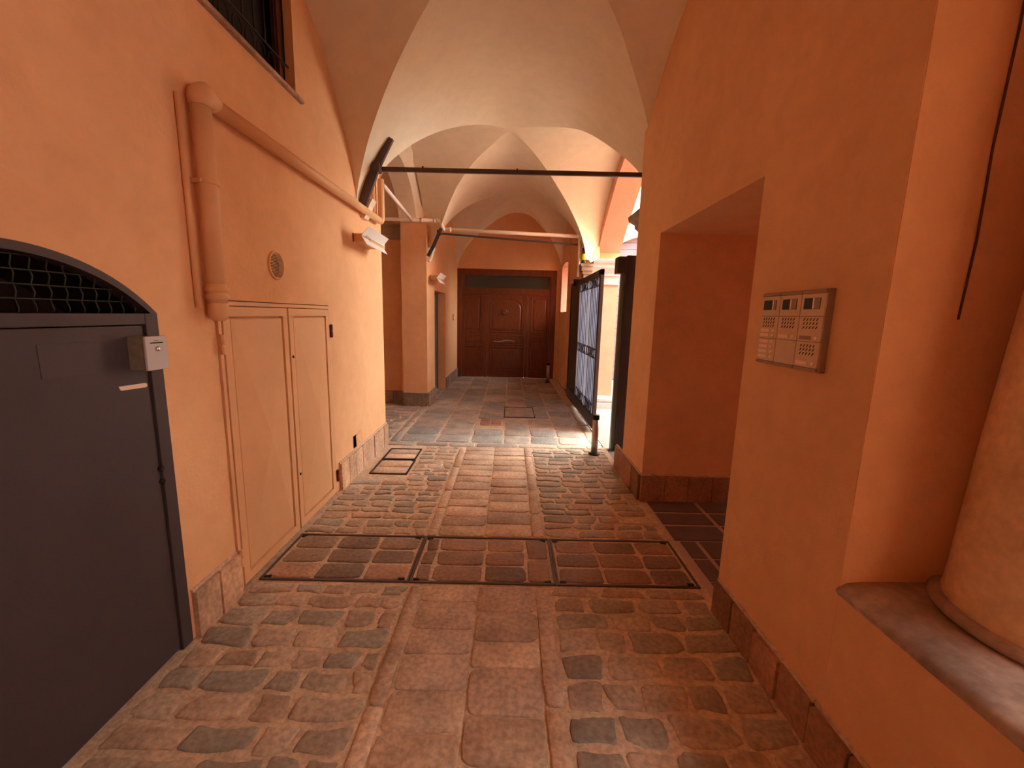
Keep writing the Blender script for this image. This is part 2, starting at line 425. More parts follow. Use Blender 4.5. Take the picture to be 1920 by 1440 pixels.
# wide flagstones of the farther bays
cols = [(-1.30, -.86), (-.86, -.45), (-.45, -.05), (-.05, .28), (.28, .62), (.62, .98)]
yy = 4.77
while yy < 9.96:
    h = min(random.uniform(.24, .36), 10-yy)
    if h < .1: break
    for a, b in cols:
        if -.1 < a < .3 and yy+h > 6.02 and yy < 6.78: continue
        if -.5 < a < -.4 and yy+h > 5.55 and yy < 5.92: continue
        stone(a, b, yy, yy+h, **FG)
    stone(-1.40, -1.31, yy, yy+h, **{**BD, 'pal': PALF})
    if yy < 7.0: stone(.985, 1.135, yy, yy+h, **FG)
    yy += h
for a, b in ((-.07, .40),):
    stone(.40, .62, 6.02, 6.4, **FG); stone(.40, .62, 6.4, 6.8, **FG)
field(-4.6, -1.42, 4.72, 6.84, .14, .2, .2, .34, **{**COB, 'pal': PALF})
for i in range(4):      # red brick patch
    for j in range(2):
        stone(-.40+.155*j, -.25+.155*j, 5.58+.082*i, 5.66+.082*i, [lin((168, 120, 104)), lin((176, 140, 124))], r=.1, wob=.002, gap=.005, bev=.004)
floor = struct(fb, 'floor')
# passage tiles on the right
pf = MB(); pf.box(1.125, 2.9, 1.985, 3.295, -.12, -.009, M['grout'])
for i, (ya, yb) in enumerate(((1.99, 2.20), (2.215, 2.43), (2.45, 2.645), (2.665, 2.86), (2.89, 3.06), (3.09, 3.29))):
    for xa, xb in (((1.20, 1.30), (1.33, 1.75), (1.78, 2.2), (2.23, 2.8)) if i < 3 else ((1.17, 1.555), (1.59, 1.99), (2.02, 2.42), (2.45, 2.8))):
        pf.box(xa, xb, ya, yb, -.009, -.002, M['tile'], .002)
struct(pf, 'floor_passage')
cf = MB(); cf.box(1.145, 9, 3.9, 11, -.2, -.02, M['paving'])
cf.box(1.5, 9, -6, 3.9, -.25, -.13, M['paving'])
struct(cf, 'floor_outside')

# floor hatches filled with stone
fh = [(-1.385, -.545, 3, .21, (-.01, .0)), (-.540, .295, 3, .21, None), (.300, 1.115, 3, .21, None)]
hl = ['stone-filled steel floor hatch next to the orange cabinet, left one of the row', 'middle stone-filled steel floor hatch of the row across the passage', 'stone-filled steel floor hatch beside the tiled side passage']
hcols = [[lin(c) for c in ((158, 128, 104), (128, 108, 92), (176, 138, 110), (148, 122, 100))], [lin(c) for c in ((150, 118, 96), (132, 106, 88), (164, 128, 104))], [lin(c) for c in ((148, 114, 94), (138, 112, 96), (160, 126, 106))]]
for i, (xa, xb, n, _, _2) in enumerate(fh):
    ya, yb = 2.143, 2.640
    t = thing('floor_hatch', hl[i], 'hatch', ((xa+xb)/2, (ya+yb)/2, 0), 'stone-filled floor hatches across the passage')
    f = MB()
    for a in ((xa, xb, ya, ya+.014), (xa, xb, yb-.014, yb), (xa, xa+.012, ya+.0142, yb-.0142), (xb-.012, xb, ya+.0142, yb-.0142)): f.box(*a, -.012, .002, M['rodmetal'])
    f.obj('frame', t)
    for px, py in ((xa+.035, ya+.03), (xb-.045, ya+.03), (xa+.035, yb-.03), (xb-.045, yb-.03)):
        f = MB(); f.box(px-.018, px+.018, py-.008, py+.008, -.008, .0015, M['black']); f.obj('lifting_slot', t)
    keep = fb if False else None
    fb = MB(col=True)
    fb.box(xa+.012, xb-.012, ya+.014, yb-.014, -.0078, -.006, M['mortar'])
    ew = [(xa+.02, xa+.285), (xa+.285, xa+.56), (xa+.56, xb-.02)] if i != 1 else [(xa+.02, xa+.11), (xa+.11, xa+.415), (xa+.415, xb-.165), (xb-.165, xb-.02)]
    for a, b in ew:
        k = 3 if not (i == 1 and a > xa+.6) else 2
        for r in range(k):
            h = (yb-ya-.036)/k
            stone(a, b, ya+.018+h*r, ya+.018+h*(r+1), hcols[i], r=.14, wob=.004, gap=.008, bev=.007, zt=.001)
    fb.obj('stone_infill', t)
# two small inspection covers and one by the gate
def cover(label, xa, xb, ya, yb, split):
    global fb
    t = thing('inspection_cover', label, 'cover', ((xa+xb)/2, (ya+yb)/2, 0), 'small paved inspection covers')
    f = MB()
    for a in ((xa, xb, ya, ya+.013), (xa, xb, yb-.013, yb), (xa, xa+.013, ya+.0132, yb-.0132), (xb-.013, xb, ya+.0132, yb-.0132)): f.box(*a, -.012, .003, M['iron'])
    f.obj('frame', t)
    fb = MB(col=True); fb.box(xa+.013, xb-.013, ya+.013, yb-.013, -.0078, -.006, M['mortar'])
    ys = [ya+.013+(yb-ya-.026)*k/split for k in range(split+1)]
    for p, q in zip(ys, ys[1:]): stone(xa+.014, xb-.014, p, q, PALC if split > 1 else PALF, r=.1, wob=.003, gap=.005, bev=.005, zt=.001)
    fb.obj('stone_infill', t)
cover('square paved inspection cover near the left wall, nearer of the pair', -1.30, -.945, 3.74, 4.12, 2)
cover('square paved inspection cover near the left wall, farther of the pair', -1.30, -.955, 4.145, 4.49, 2)
cover('single paved inspection cover in mid-passage near the open gate leaf', -.07, .40, 6.05, 6.76, 1)

# ------------------------------------------------------------------ skirtings
def skirting(name, segs, h, pal, tw=.16, base='floor', lip=True):
    """segs: (p0, p1, normal) wall lines clad with upright stone slips"""
    b = MB(col=True)
    for (ax, ay), (bx, by), (nx, ny) in segs:
        L = math.hypot(bx-ax, by-ay); n = max(1, round(L/tw)); dx, dy = (bx-ax)/L, (by-ay)/L
        for k in range(n):
            s0, s1 = L*k/n+.004, L*(k+1)/n-.004; th = .026+random.uniform(-.003, .005); c = jit(random.choice(pal), .20); hh = h+random.uniform(-.004, .004)
            P = []
            for z in (-.008, hh):
                for s_, o in ((s0, -.004), (s1, -.004), (s1, th), (s0, th)): P.append((ax+dx*s_+nx*o, ay+dy*s_+ny*o, z))
            b.hexa(P, M['skirt'], .003, c)
        if lip:
            P = []
            for z in (h, h+.014):
                for s_, o in ((0, -.004), (L, -.004), (L, .012), (0, .012)): P.append((ax+dx*s_+nx*o, ay+dy*s_+ny*o, z))
            b.hexa(P, M['mortar'], .002, lin((150, 126, 104)))
    return struct(b, name)
PS = [lin(c) for c in ((196, 158, 126), (206, 170, 136), (184, 148, 118), (212, 174, 142))]
PSD = [lin(c) for c in ((166, 118, 90), (154, 110, 84), (178, 128, 96))]
PSG = [lin(c) for c in ((150, 130, 112), (140, 122, 106), (158, 138, 120))]
skirting('baseboard_left', [((-1.42, 1.712), (-1.42, 2.025), (1, 0)), ((-1.42, 3.36), (-1.42, 4.72), (1, 0))], .225, PS, .17)
skirting('baseboard_right', [((1.12, 1.275), (1.12, 1.975), (-1, 0)), ((1.12, -.6), (1.12, 1.27), (-1, 0))], .165, PSD, .17)
skirting('baseboard_passage', [((1.11, 3.295), (2.1, 3.295), (0, -1)), ((1.12, 3.30), (1.12, 4.10), (-1, 0))], .215, PSD, .2)
skirting('baseboard_far', [((-1.72, 6.68), (-1.325, 6.68), (0, -1)), ((-1.325, 6.67), (-1.315, 7.29), (1, .0)), ((-1.298, 8.40), (-1.272, 9.98), (1, 0)), ((-4.5, 6.86), (-1.73, 6.86), (0, -1))], .215, PSG, .2)

# ------------------------------------------------------------------ metal door in the left wall
XW = -1.42
d = thing('door_2', 'dark brown-grey metal door with arched mesh fanlight in the left wall', 'door', (XW, GC, 0), kind='structure')
b = MB()
outer_p = circ_arch(GC, GH, 0, GZ, GR, 30)[2:]; inner_p = circ_arch(GC, GH-.03, 0, GZ, GR-.028, 30)[2:]
v = [[b.bm.verts.new((x, y, z)) for y, z in P] for x in (XW-.05, XW+.006) for P in (outer_p, inner_p)]
for k in range(len(outer_p)-1):
    for p, q in ((v[2], v[3]), (v[1], v[0]), (v[0], v[2]), (v[3], v[1])): b.face([p[k], p[k+1], q[k+1], q[k]], M['darkmetal'])
for s_ in (-1, 1):
    y0, y1 = sorted((GC+s_*GH, GC+s_*(GH-.058))); b.box(XW-.05, XW+.006, y0, y1, 0, GZ, M['darkmetal'], .003)
b.box(XW-.05, XW+.006, GC-GH+.0585, GC+GH-.0585, GZ-.042, GZ-.0005, M['darkmetal'], .003)
b.obj('frame', d)
b = MB(); b.box(XW-.045, XW-.004, GC-GH+.062, GC+GH-.062, .012, GZ-.046, M['darkmetal'], .003)
leaf = b.obj('leaf', d)
b = MB(); b.box(XW-.0045, XW-.0025, 1.259, 1.424, 1.272, 1.377, M['faint']); b.obj('faded_label', leaf, 'faded grey rectangle stuck on the metal door leaf')
b = MB()
for yy, zz in ((GC+GH-.06, .845), (GC+GH-.06, .79)): b.lathe((XW-.006, yy, zz), [(.012, 0), (.012, .012), (.006, .014)], M['black'], 12, axis='x')
b.obj('lock_hole', leaf)
b = MB(); sp = .048
def arch_z(y): 
    R = ((GH-.03)**2+(GR-.028)**2)/(2*(GR-.028)); return GZ+(GR-.028)-R+math.sqrt(max(0, R*R-(y-GC)**2))
k = -9
for i in range(-9, 10):
    y = GC+i*sp
    if abs(y-GC) < GH-.04 and arch_z(y)-GZ > .01:
        zt = arch_z(y); nseg = max(2, int((zt-GZ)/.012))
        b.tube([(XW-.025+.004*math.sin(j*PI/2), y, GZ+(zt-GZ)*j/nseg) for j in range(nseg+1)],   .0024, M['mesh'], 6)
for j in range(1, 5):
    z = GZ+j*.042
    ys = [GC+(GH-.03)*q/60 for q in range(-60, 61) if arch_z(GC+(GH-.03)*q/60) > z]
    if ys: b.tube([(XW-.021, ys[0], z), (XW-.021, ys[-1], z)], .0024, M['mesh'], 6)
b.obj('wire_mesh', d)
b = MB(); b.prism(circ_arch(GC, GH-.035, GZ-.03, GZ, GR-.04), 'x', XW-.36, XW-.33, M['inner_shade']); b.obj('shade_board', d)  # dark board stands for the unlit space behind the mesh
# letter box, paper strip
t = thing('letter_box', 'small grey steel letter box with slot and lock on dark metal door', 'letter box', (XW, 1.60, 1.25))
b = MB(); b.box(XW-.003, XW+.058, 1.555, 1.648, 1.262, 1.386, M['mailside'], .003); b.obj('body', t)
b = MB(); b.box(XW+.058, XW+.068, 1.553, 1.650, 1.26, 1.388, M['mailbox'], .003); pl = b.obj('front_plate', t)
b = MB(); b.box(XW+.0675, XW+.0695, 1.574, 1.630, 1.361, 1.3655, M['black']); b.box(XW+.0675, XW+.069, 1.592, 1.612, 1.3705, 1.373, M['mailside']); b.obj('slot', pl)
b = MB(); b.lathe((XW+.068, 1.602, 1.340), [(.010, 0), (.010, .006), (.007, .009), (.003, .010)], M['steel'], 16, axis='x'); b.obj('lock', pl)
b = MB(); b.hexa([(XW-.004, 1.508, 1.192), (XW-.001, 1.508, 1.192), (XW-.001, 1.612, 1.187), (XW-.004, 1.612, 1.187), (XW-.004, 1.500, 1.208), (XW-.001, 1.500, 1.208), (XW-.001, 1.612, 1.204), (XW-.004, 1.612, 1.204)], M['tape'])
b.prism([(1.612, 1.187), (1.619, 1.191), (1.619, 1.2), (1.612, 1.204)], 'x', XW-.004, XW-.001, M['tape'])
tag(b.obj('paper_strip'), 'narrow cream paper strip stuck below the letter box', 'label')

# ------------------------------------------------------------------ utility cabinet
t = thing('utility_cabinet', 'orange painted two-door metal utility cabinet in the left wall', 'cabinet', (XW, 2.66, 0))
OP = M['orangepaint']
b = MB()
Y0, Y1, YM, ZC = 2.035, 3.295, 2.672, 1.535
b.box(XW-.03, XW+.010, Y0, Y0+.022, .004, ZC, OP, .002); b.box(XW-.03, XW+.010, Y1-.022, Y1, .004, ZC, OP, .002); b.box(XW-.03, XW+.010, Y0+.0225, Y1-.0225, ZC-.022, ZC, OP, .002)
b.box(XW-.19, XW-.17, Y0, Y1, .004, ZC, M['black'])
b.obj('frame', t)
def cab_door(y0, y1, keys):
    z0, z1 = .018, ZC-.026
    b = MB()
    b.box(XW-.028, XW-.012, y0, y1, z0, z1, OP)
    fw = .05
    for a in ((y0, y1, z0, z0+fw), (y0, y1, z1-fw, z1), (y0, y0+fw, z0+fw, z1-fw), (y1-fw, y1, z0+fw, z1-fw)): b.box(XW-.024, XW+.013, *a, OP, .002)
    g = .009
    ya, yb, za, zb = y0+fw+g, y1-fw-g, z0+fw+g, z1-fw-g
    b.box(XW-.024, XW+.002, ya, yb, za, zb, OP)
    cy_, cz = (ya+yb)/2, (za+zb)/2
    q = .006
    P0 = [b.bm.verts.new((XW+.002, y, z)) for y, z in ((ya, za), (yb, za), (yb, zb), (ya, zb))]
    P = [b.bm.verts.new((XW+.008, y, z)) for y, z in ((ya+q, za+q), (yb-q, za+q), (yb-q, zb-q), (ya+q, zb-q))]; c = b.bm.verts.new((XW+.042, cy_, cz))
    for k in range(4):
        b.face([P0[k], P0[(k+1) % 4], P[(k+1) % 4], P[k]], OP); b.face([P[k], P[(k+1) % 4], c], OP)
    o = b.obj('door', t)
    for y, z in keys or ():
        k = MB(); k.lathe((XW+.012, y, z), [(.009, 0), (.009, .005), (.005, .006)], M['black'], 12, axis='x'); k.obj('keyhole', o)
    return o
d1 = cab_door(Y0+.031, YM-.009, None)
d2 = cab_door(YM+.009, Y1-.029, [(YM+.034, 1.20), (YM+.034, .40)])
for y, z, dd in ((Y0+.004, 1.325, d1), (Y0+.004, .19, d1), (Y1-.004, 1.345, d2), (Y1-.004, .155, d2)):
    b = MB(); b.lathe((XW+.020, y, z-.05), [(.009, 0), (.011, .004), (.011, .046), (.008, .048), (.008, .052), (.011, .054), (.011, .096), (.009, .1)], OP if dd is d1 else M['darkwood'], 12)
    b.obj('hinge', dd)

# ------------------------------------------------------------------ pipes on the left wall
t = thing('drain_pipe', 'orange painted drain pipe running up and along the left wall', 'pipe', (XW, 1.985, 1.45))
px, py = XW+.052, 1.985
b = MB(); b.tube([(px, py, 1.5), (px, py, 2.37)], .040, OP, 20); b.obj('downpipe', t)
b = MB(); b.tube([(px, py+.03, 2.405), (px, 4.50, 2.425)], .034, OP, 18); b.obj('horizontal_pipe', t)
b = MB(); b.tube([(px, py, 2.36), (px, py, 2.385), (px, py+.006, 2.405), (px, py+.022, 2.418), (px, py+.055, 2.416), (px, py+.09, 2.41)], [.045, .047, .050, .05, .046, .040], OP, 20); b.obj('elbow', t)
b = MB(); b.lathe((px, py, 1.44), [(.02, 0), (.036, .012), (.043, .03), (.043, .07), (.039, .085), (.039, .095), (.049, .10), (.049, .118), (.042, .122), (.042, .132), (.049, .136), (.049, .15), (.042, .156), (.042, .17)], OP, 22); b.obj('collar', t)
b = MB(); b.lathe((px, py, 2.04), [(.044, 0), (.044, .02)], OP, 20); b.box(XW, px, py-.04, py-.025, 2.04, 2.06, OP); b.tube([(px, py-.055, 2.05), (px, py-.035, 2.05)], .008, OP, 8); b.obj('pipe_clamp', t)
b = MB(); b.tube([(px, 4.49, 2.425), (px, 4.53, 2.428), (px, 4.555, 2.45), (px, 4.56, 2.49), (px, 4.56, 2.84)], .034, OP, 16); b.obj('riser', t)
b = MB(); b.tube([(XW+.02, 4.42, 2.475), (XW+.02, 4.42, 2.80)], .016, OP, 12); tag(b.obj('wall_mounted_conduit'), 'thin orange riser conduit behind the end of the drain pipe', 'pipe')
b = MB(); b.tube([(XW+.013, 1.915, 1.50), (XW+.013, 1.91, 2.38)], .013, OP, 12); tag(b.obj('wall_mounted_conduit'), 'thin orange conduit beside the upright drain pipe above the cabinet', 'pipe')

# vent
t = thing('vent_grille', 'round louvred vent grille on the left wall above the cabinet', 'vent', (XW, 2.592, 1.761))
b = MB(); n = 32
R0, R1 = .086, .074
rings = [[b.bm.verts.new((x, 2.592+r*math.cos(2*PI*k/n), 1.761+r*math.sin(2*PI*k/n))) for k in range(n)] for x, r in ((XW, R0), (XW+.009, R0-.002), (XW+.010, R1), (XW-.02, R1))]
for p, q in zip(rings, rings[1:]):
    for k in range(n): b.face([p[k], p[(k+1) % n], q[(k+1) % n], q[k]], OP, True)
b.obj('rim', t)
b = MB()
for k in range(-8, 9):
    z = 1.761+k*.0086; hw = math.sqrt(max(0, R1**2-(k*.0086)**2))
    if hw > .01: b.hexa([(XW-.012, 2.592-hw, z+.002), (XW+.006, 2.592-hw, z-.003), (XW+.006, 2.592+hw, z-.003), (XW-.012, 2.592+hw, z+.002), (XW-.012, 2.592-hw, z+.005), (XW+.006, 2.592-hw, z+.0), (XW+.006, 2.592+hw, z+.0), (XW-.012, 2.592+hw, z+.005)], OP)
b.obj('louvres', t)
# hatch flap low on the wall
b = MB(); b.hexa([(XW+.001, 3.772, .245), (XW+.004, 3.772, .245), (XW+.030, 3.86, .262), (XW+.027, 3.86, .262), (XW+.001, 3.762, .352), (XW+.004, 3.762, .352), (XW+.016, 3.875, .385), (XW+.013, 3.875, .385)], OP)
tag(b.obj('vent_flap'), 'small bent orange metal flap beside a dark hole above the left skirting', 'flap')

# wall lamps with folded white reflectors
t = thing('wall_lamp', 'wall lamp with folded white reflector at the end of the left wall, under the pipe', 'lamp', (XW, 3.9, 2.15), 'wall lamps with folded reflectors')
b = MB(); b.box(XW-.002, -1.268, 3.875, 4.32, 2.115, 2.185, OP, .004); bd = b.obj('housing', t)
def plate(b, p, q, y0, y1, th, m):
    (x0, z0), (x1, z1) = p, q; L = math.hypot(x1-x0, z1-z0); nx, nz = -(z1-z0)/L*th, (x1-x0)/L*th
    b.hexa([(x0, y0, z0), (x1, y0, z1), (x1, y1, z1), (x0, y1, z0), (x0+nx, y0, z0+nz), (x1+nx, y0, z1+nz), (x1+nx, y1, z1+nz), (x0+nx, y1, z0+nz)], m)
b = MB(); plate(b, (-1.282, 2.137), (-1.220, 2.212), 3.70, 4.29, .003, M['white']); plate(b, (-1.282, 2.137), (-1.238, 2.066), 3.70, 4.29, -.003, M['white']); b.obj('reflector', t, 'white folded metal reflector')
b = MB(); b.tube([(-1.258, 3.75, 2.14), (-1.258, 4.24, 2.14)], .008, M['white'], 10); b.obj('tube_lamp', t)
b = MB(); b.box(XW-.002, XW+.003, 3.868, 3.876, 2.11, 2.19, M['blackplastic']); b.obj('seal', bd)
t2 = dup(t, (.105, 3.04, -.08), 'wall lamp with folded white reflector beyond the pillar, above the narrow doorway')

# ------------------------------------------------------------------ upper left window
wd = thing('window_1', 'high window with curled iron grille in the left wall', 'window', (XW, 2.4, 2.87), kind='structure')
b = MB(); b.box(XW-.10, XW-.06, 2.895, 2.958, 2.872, 3.458, M['darkwood']); b.box(XW-.10, XW-.06, 1.802, 1.865, 2.872, 3.458, M['darkwood']); b.box(XW-.10, XW-.06, 1.865, 2.895, 3.40, 3.458, M['darkwood']); b.box(XW-.16, XW-.13, 1.81, 2.955, 2.872, 3.458, M['black']); b.obj('window_frame', wd)  # black board at the back stands for the unlit interior
b = MB(); b.hexa([(XW-.34, 1.70, 2.838), (XW+.028, 1.70, 2.838), (XW+.028, 3.02, 2.838), (XW-.34, 3.02, 2.838), (XW-.34, 1.70, 2.869), (XW+.024, 1.70, 2.865), (XW+.024, 3.02, 2.865), (XW-.34, 3.02, 2.869)], M['sill'], .006); b.obj('window_sill', wd)
b = MB(); xg = XW-.035
for y in [1.86+.105*k for k in range(11)]: b.tube([(xg, y, 3.02), (xg, y, 3.45)], .005, M['iron'], 8)
b.tube([(xg, 1.81, 3.02), (xg, 2.95, 3.02)], .006, M['iron'], 8); b.tube([(xg, 1.81, 2.885), (xg, 2.95, 2.885)], .006, M['iron'], 8)
for y in [1.8625+.105*k for k in range(10)]:
    c = y+.0525
    b.tube([(xg, c-.038, 2.885), (xg, c-.038, 2.95)]+[(xg, c-.038*math.cos(PI*k/10), 2.95+.05*math.sin(PI*k/10)) for k in range(1, 10)]+[(xg, c+.038, 2.95), (xg, c+.036, 2.905), (xg, c+.02, 2.893)], .004, M['iron'], 6)
b.obj('iron_grille', wd)

# ------------------------------------------------------------------ tie rods, white pipe
t = thing('tie_rod', 'dark iron tie rod across the vault between the nearer piers', 'tie rod', (0, 4.12, 2.8), 'iron tie rods under the vaults')
b = MB(); b.bar((-1.25, 4.12, 2.80), (1.43, 4.12, 2.812), .028, .036, M['rodmetal']); b.obj('rod', t)
b = MB(); b.bar((-1.395, 4.06, 2.475), (-1.262, 4.06, 2.80), .085, .035, M['rodmetal'], (0, 1, 0)); b.bar((-1.262, 4.06, 2.80), (-1.13, 4.06, 3.05), .085, .035, M['rodmetal'], (0, 1, 0)); b.box(-1.30, -1.215, 4.02, 4.11, 2.755, 2.83, M['rodmetal'], .006); b.obj('anchor_strap', t)
for x in (.02, -.85):
    b = MB(); b.box(x, x+.014, 4.105, 4.135, 2.812, 2.833, M['rodmetal']); b.obj('rivet', t)
t = thing('tie_rod', 'thin grey tie rod spanning the farther vault just below the white pipe', 'tie rod', (0, 6.75, 2.7), 'iron tie rods under the vaults')
b = MB(); b.bar((-1.10, 6.72, 2.715), (1.10, 6.95, 2.64), .024, .026, M['gatemetal']); b.obj('rod', t)
b = MB(); b.bar((-1.285, 6.60, 2.36), (-1.205, 6.60, 2.50), .05, .022, M['gatemetal'], (0, 1, 0)); b.bar((-1.205, 6.60, 2.50), (-1.085, 6.66, 2.80), .05, .022, M['gatemetal'], (0, 1, 0)); b.box(-1.145, -1.085, 6.58, 6.70, 2.685, 2.745, M['gatemetal'], .004); b.obj('anchor_strap', t)
WP = M['whitepipe']
t = thing('service_pipe', 'cream painted pipe crossing below the vault from pillar to gate pier', 'pipe', (-1.5, 6.6, 2.88))
b = MB(); b.tube([(-1.405, 4.75, 2.845), (-1.525, 6.59, 2.885)], .024, WP, 12); b.obj('branch_pipe', t)
b = MB(); b.tube([(-3.2, 6.62, 2.895), (-1.16, 6.62, 2.885)], .026, WP, 14); b.obj('pipe_run', t)
b = MB(); b.tube([(-1.17, 6.62, 2.885), (-1.125, 6.622, 2.885), (-1.10, 6.635, 2.875), (-1.075, 6.66, 2.80), (-1.06, 6.68, 2.775), (-1.03, 6.70, 2.772)], .030, WP, 14); b.obj('elbow', t)
b = MB(); b.tube([(-1.05, 6.69, 2.772), (1.02, 6.90, 2.762)], .028, WP, 14); b.obj('crossing_pipe', t)
b = MB(); b.tube([(1.01, 6.90, 2.762), (1.05, 6.905, 2.760), (1.068, 6.908, 2.74), (1.068, 6.908, 2.70)], .031, WP, 14); b.obj('elbow', t)
b = MB(); b.tube([(1.068, 6.908, 2.72), (1.068, 6.908, 2.14)], .024, WP, 12); b.obj('drop_pipe', t)
for x, y in ((-1.40, 6.62), (-1.20, 6.62)):
    b = MB(); b.tube([(x, y, 2.887), (x+.035, y, 2.887)], .033, WP, 14); b.obj('coupling', t)
b = MB(); b.tube([(-.98, 6.695, 2.772), (-.945, 6.70, 2.772)], .034, WP, 14); b.obj('coupling', t)

b = MB(); b.prism([(-1.43, 2.36), (-1.385, 2.36), (-1.355, 2.40), (-1.335, 2.47), (-1.30, 2.53), (-1.43, 2.53)], 'y', 4.075, 4.19, M['vault']); struct(b, 'trim_8')
b = MB(); b.prism([(-1.34, 2.30), (-1.285, 2.30), (-1.255, 2.35), (-1.23, 2.44), (-1.20, 2.50), (-1.34, 2.50)], 'y', 6.69, 6.80, M['vault']); struct(b, 'trim_9')
# cornice above hall wall
b = MB(); b.sweep([(-5.1, 6.86, 0, -1), (-1.725, 6.86, 0, -1)], [(-.01, 2.63), (.02, 2.63), (.02, 2.66), (.045, 2.69), (.045, 2.72), (.08, 2.77), (.09, 2.80), (.11, 2.80), (.11, 2.84), (-.01, 2.84)], M['capstone']); struct(b, 'trim_1')
# ------------------------------------------------------------------ end portal
WO = M['wood']
DX = lambda p: -1.27+(p-100)*.00207
DZ = lambda p: (1350-p)*.0021
d = thing('door_1', 'wide panelled mahogany portal with glass transom closing the passage', 'door', (-.1, 10.05, 0), kind='structure')
yf = 10.035
b = MB()
def fr(x0, x1, z0, z1, y0=yf, y1=yf+.09, m=WO, bev=.005): b.box(DX(x0), DX(x1), y0, y1, DZ(z1), DZ(z0), m, bev)
fr(100, 152, 135, 1348, yf-.02); fr(1163, 1225, 135, 1348, yf-.02); fr(152, 1163, 135, 205, yf-.02); fr(152, 1163, 338, 408); fr(152, 182, 205, 338); fr(1142, 1163, 205, 338)
b.box(DX(152), DX(1163), yf-.008, yf+.0, DZ(392), DZ(380), WO, .003)
b.obj('frame', d)
b = MB(); fr(180, 1144, 203, 340, yf+.03, yf+.045, M['glass'], 0); b.obj('transom_pane', d, 'dark reflecting transom glass')
def rect_panel(b, x0, x1, z0, z1):
    """a raised and fielded panel inside its bolection moulding"""
    X0, X1, Z0, Z1 = DX(x0), DX(x1), DZ(z1), DZ(z0)
    rings = []
    for ins, y in ((0, yf+.012), (.012, yf-.004), (.026, yf-.004), (.036, yf+.018), (.052, yf+.018), (.085, yf+.002)):
        rings.append([b.bm.verts.new((x, y, z)) for x, z in ((X0+ins, Z0+ins), (X1-ins, Z0+ins), (X1-ins, Z1-ins), (X0+ins, Z1-ins))])
    for p, q in zip(rings, rings[1:]):
        for k in range(4): b.face([p[k], p[(k+1) % 4], q[(k+1) % 4], q[k]], WO)
    b.face(rings[-1], WO)
def thin_panel(b, x0, x1, z0, z1):
    X0, X1, Z0, Z1 = DX(x0), DX(x1), DZ(z1), DZ(z0); rings = []
    for ins, y in ((0, yf+.012), (.010, yf-.002), (.020, yf-.002), (.028, yf+.016), (.040, yf+.016), (.055, yf+.004)):
        rings.append([b.bm.verts.new((x, y, z)) for x, z in ((X0+ins, Z0+ins), (X1-ins, Z0+ins), (X1-ins, Z1-ins), (X0+ins, Z1-ins))])
    for p, q in zip(rings, rings[1:]):
        for k in range(4): b.face([p[k], p[(k+1) % 4], q[(k+1) % 4], q[k]], WO)
    b.face(rings[-1], WO)
def arch_panel(b, x0, x1, z0, z1, zs):
    X0, X1, Z0, Z1, ZS = DX(x0), DX(x1), DZ(z1), DZ(z0), DZ(zs); rings = []
    for ins, y in ((0, yf+.012), (.012, yf-.004), (.026, yf-.004), (.036, yf+.018), (.052, yf+.018), (.085, yf+.002)):
        hw = (X1-X0)/2-ins; cx = (X0+X1)/2
        pts = [(X0+ins, Z0+ins), (X1-ins, Z0+ins)]+[(cx+hw*math.cos(PI*k/18), ZS+(Z1-ZS-ins)*math.sin(PI*k/18)**.8) for k in range(19)]
        rings.append([b.bm.verts.new((x, y, z)) for x, z in pts])
    n = len(rings[0])
    for p, q in zip(rings, rings[1:]):
        for k in range(n): b.face([p[k], p[(k+1) % n], q[(k+1) % n], q[k]], WO)
    b.face(rings[-1], WO)
for nm, x0, x1 in (('side_leaf', 154, 400), ('side_leaf', 922, 1161)):
    b = MB(); fr(x0, x1, 410, 1346, yf+.011, yf+.07)
    fr(x0, x0+18, 410, 1346, yf-.002, yf+.02); fr(x1-18, x1, 410, 1346, yf-.002, yf+.02)
    rect_panel(b, x0+18, x1-18, 425, 835); thin_panel(b, x0+18, x1-18, 858, 955); rect_panel(b, x0+18, x1-18, 985, 1250)
    fr(x0+18, x1-18, 1270, 1346, yf+.0, yf+.03); b.obj(nm, d)
b = MB(); fr(402, 448, 410, 1346, yf-.006); fr(880, 920, 410, 1346, yf-.006); b.obj('mullion', d)
b = MB(); fr(450, 878, 410, 1346, yf+.011, yf+.07); fr(450, 468, 410, 1346, yf-.002, yf+.02); fr(860, 878, 410, 1346, yf-.002, yf+.02)
arch_panel(b, 470, 858, 440, 835, 560); thin_panel(b, 470, 858, 858, 975); rect_panel(b, 470, 858, 990, 1280); fr(468, 860, 1290, 1346, yf, yf+.03)
cl = b.obj('wicket_leaf', d)
b = MB(); kx, kz = DX(655), DZ(600)
b.lathe((kx-.02, yf+.004, kz), [(.055, 0), (.055, -.008), (.03, -.014)], M['copper'], 20, axis='y')
b.tube([(kx+.055*math.sin(2*PI*k/24)+.0, yf-.03, kz+.055*math.cos(2*PI*k/24)) for k in range(25)], .011, M['copper'], 8)
b.lathe((kx, yf+.004, kz+.055), [(.018, 0), (.018, -.03), (.012, -.042)], M['copper'], 12, axis='y')
b.obj('door_knocker', cl, 'round bronze ring knocker')
b = MB(); hx0, hx1, hz = DX(520), DX(768), DZ(925)
b.tube([(hx0+(hx1-hx0)*k/16, yf-.045, hz-.004+.018*math.sin(PI*1.9*(1-k/16)-.3)) for k in range(17)], [.007+.005*math.sin(PI*k/16) for k in range(17)], M['alu'], 10)
for x in (hx0+.05, hx1-.05): b.tube([(x, yf+.01, hz), (x, yf-.045, hz)], .007, M['steel'], 8)
b.obj('door_handle', cl, 'long curved steel pull handle')
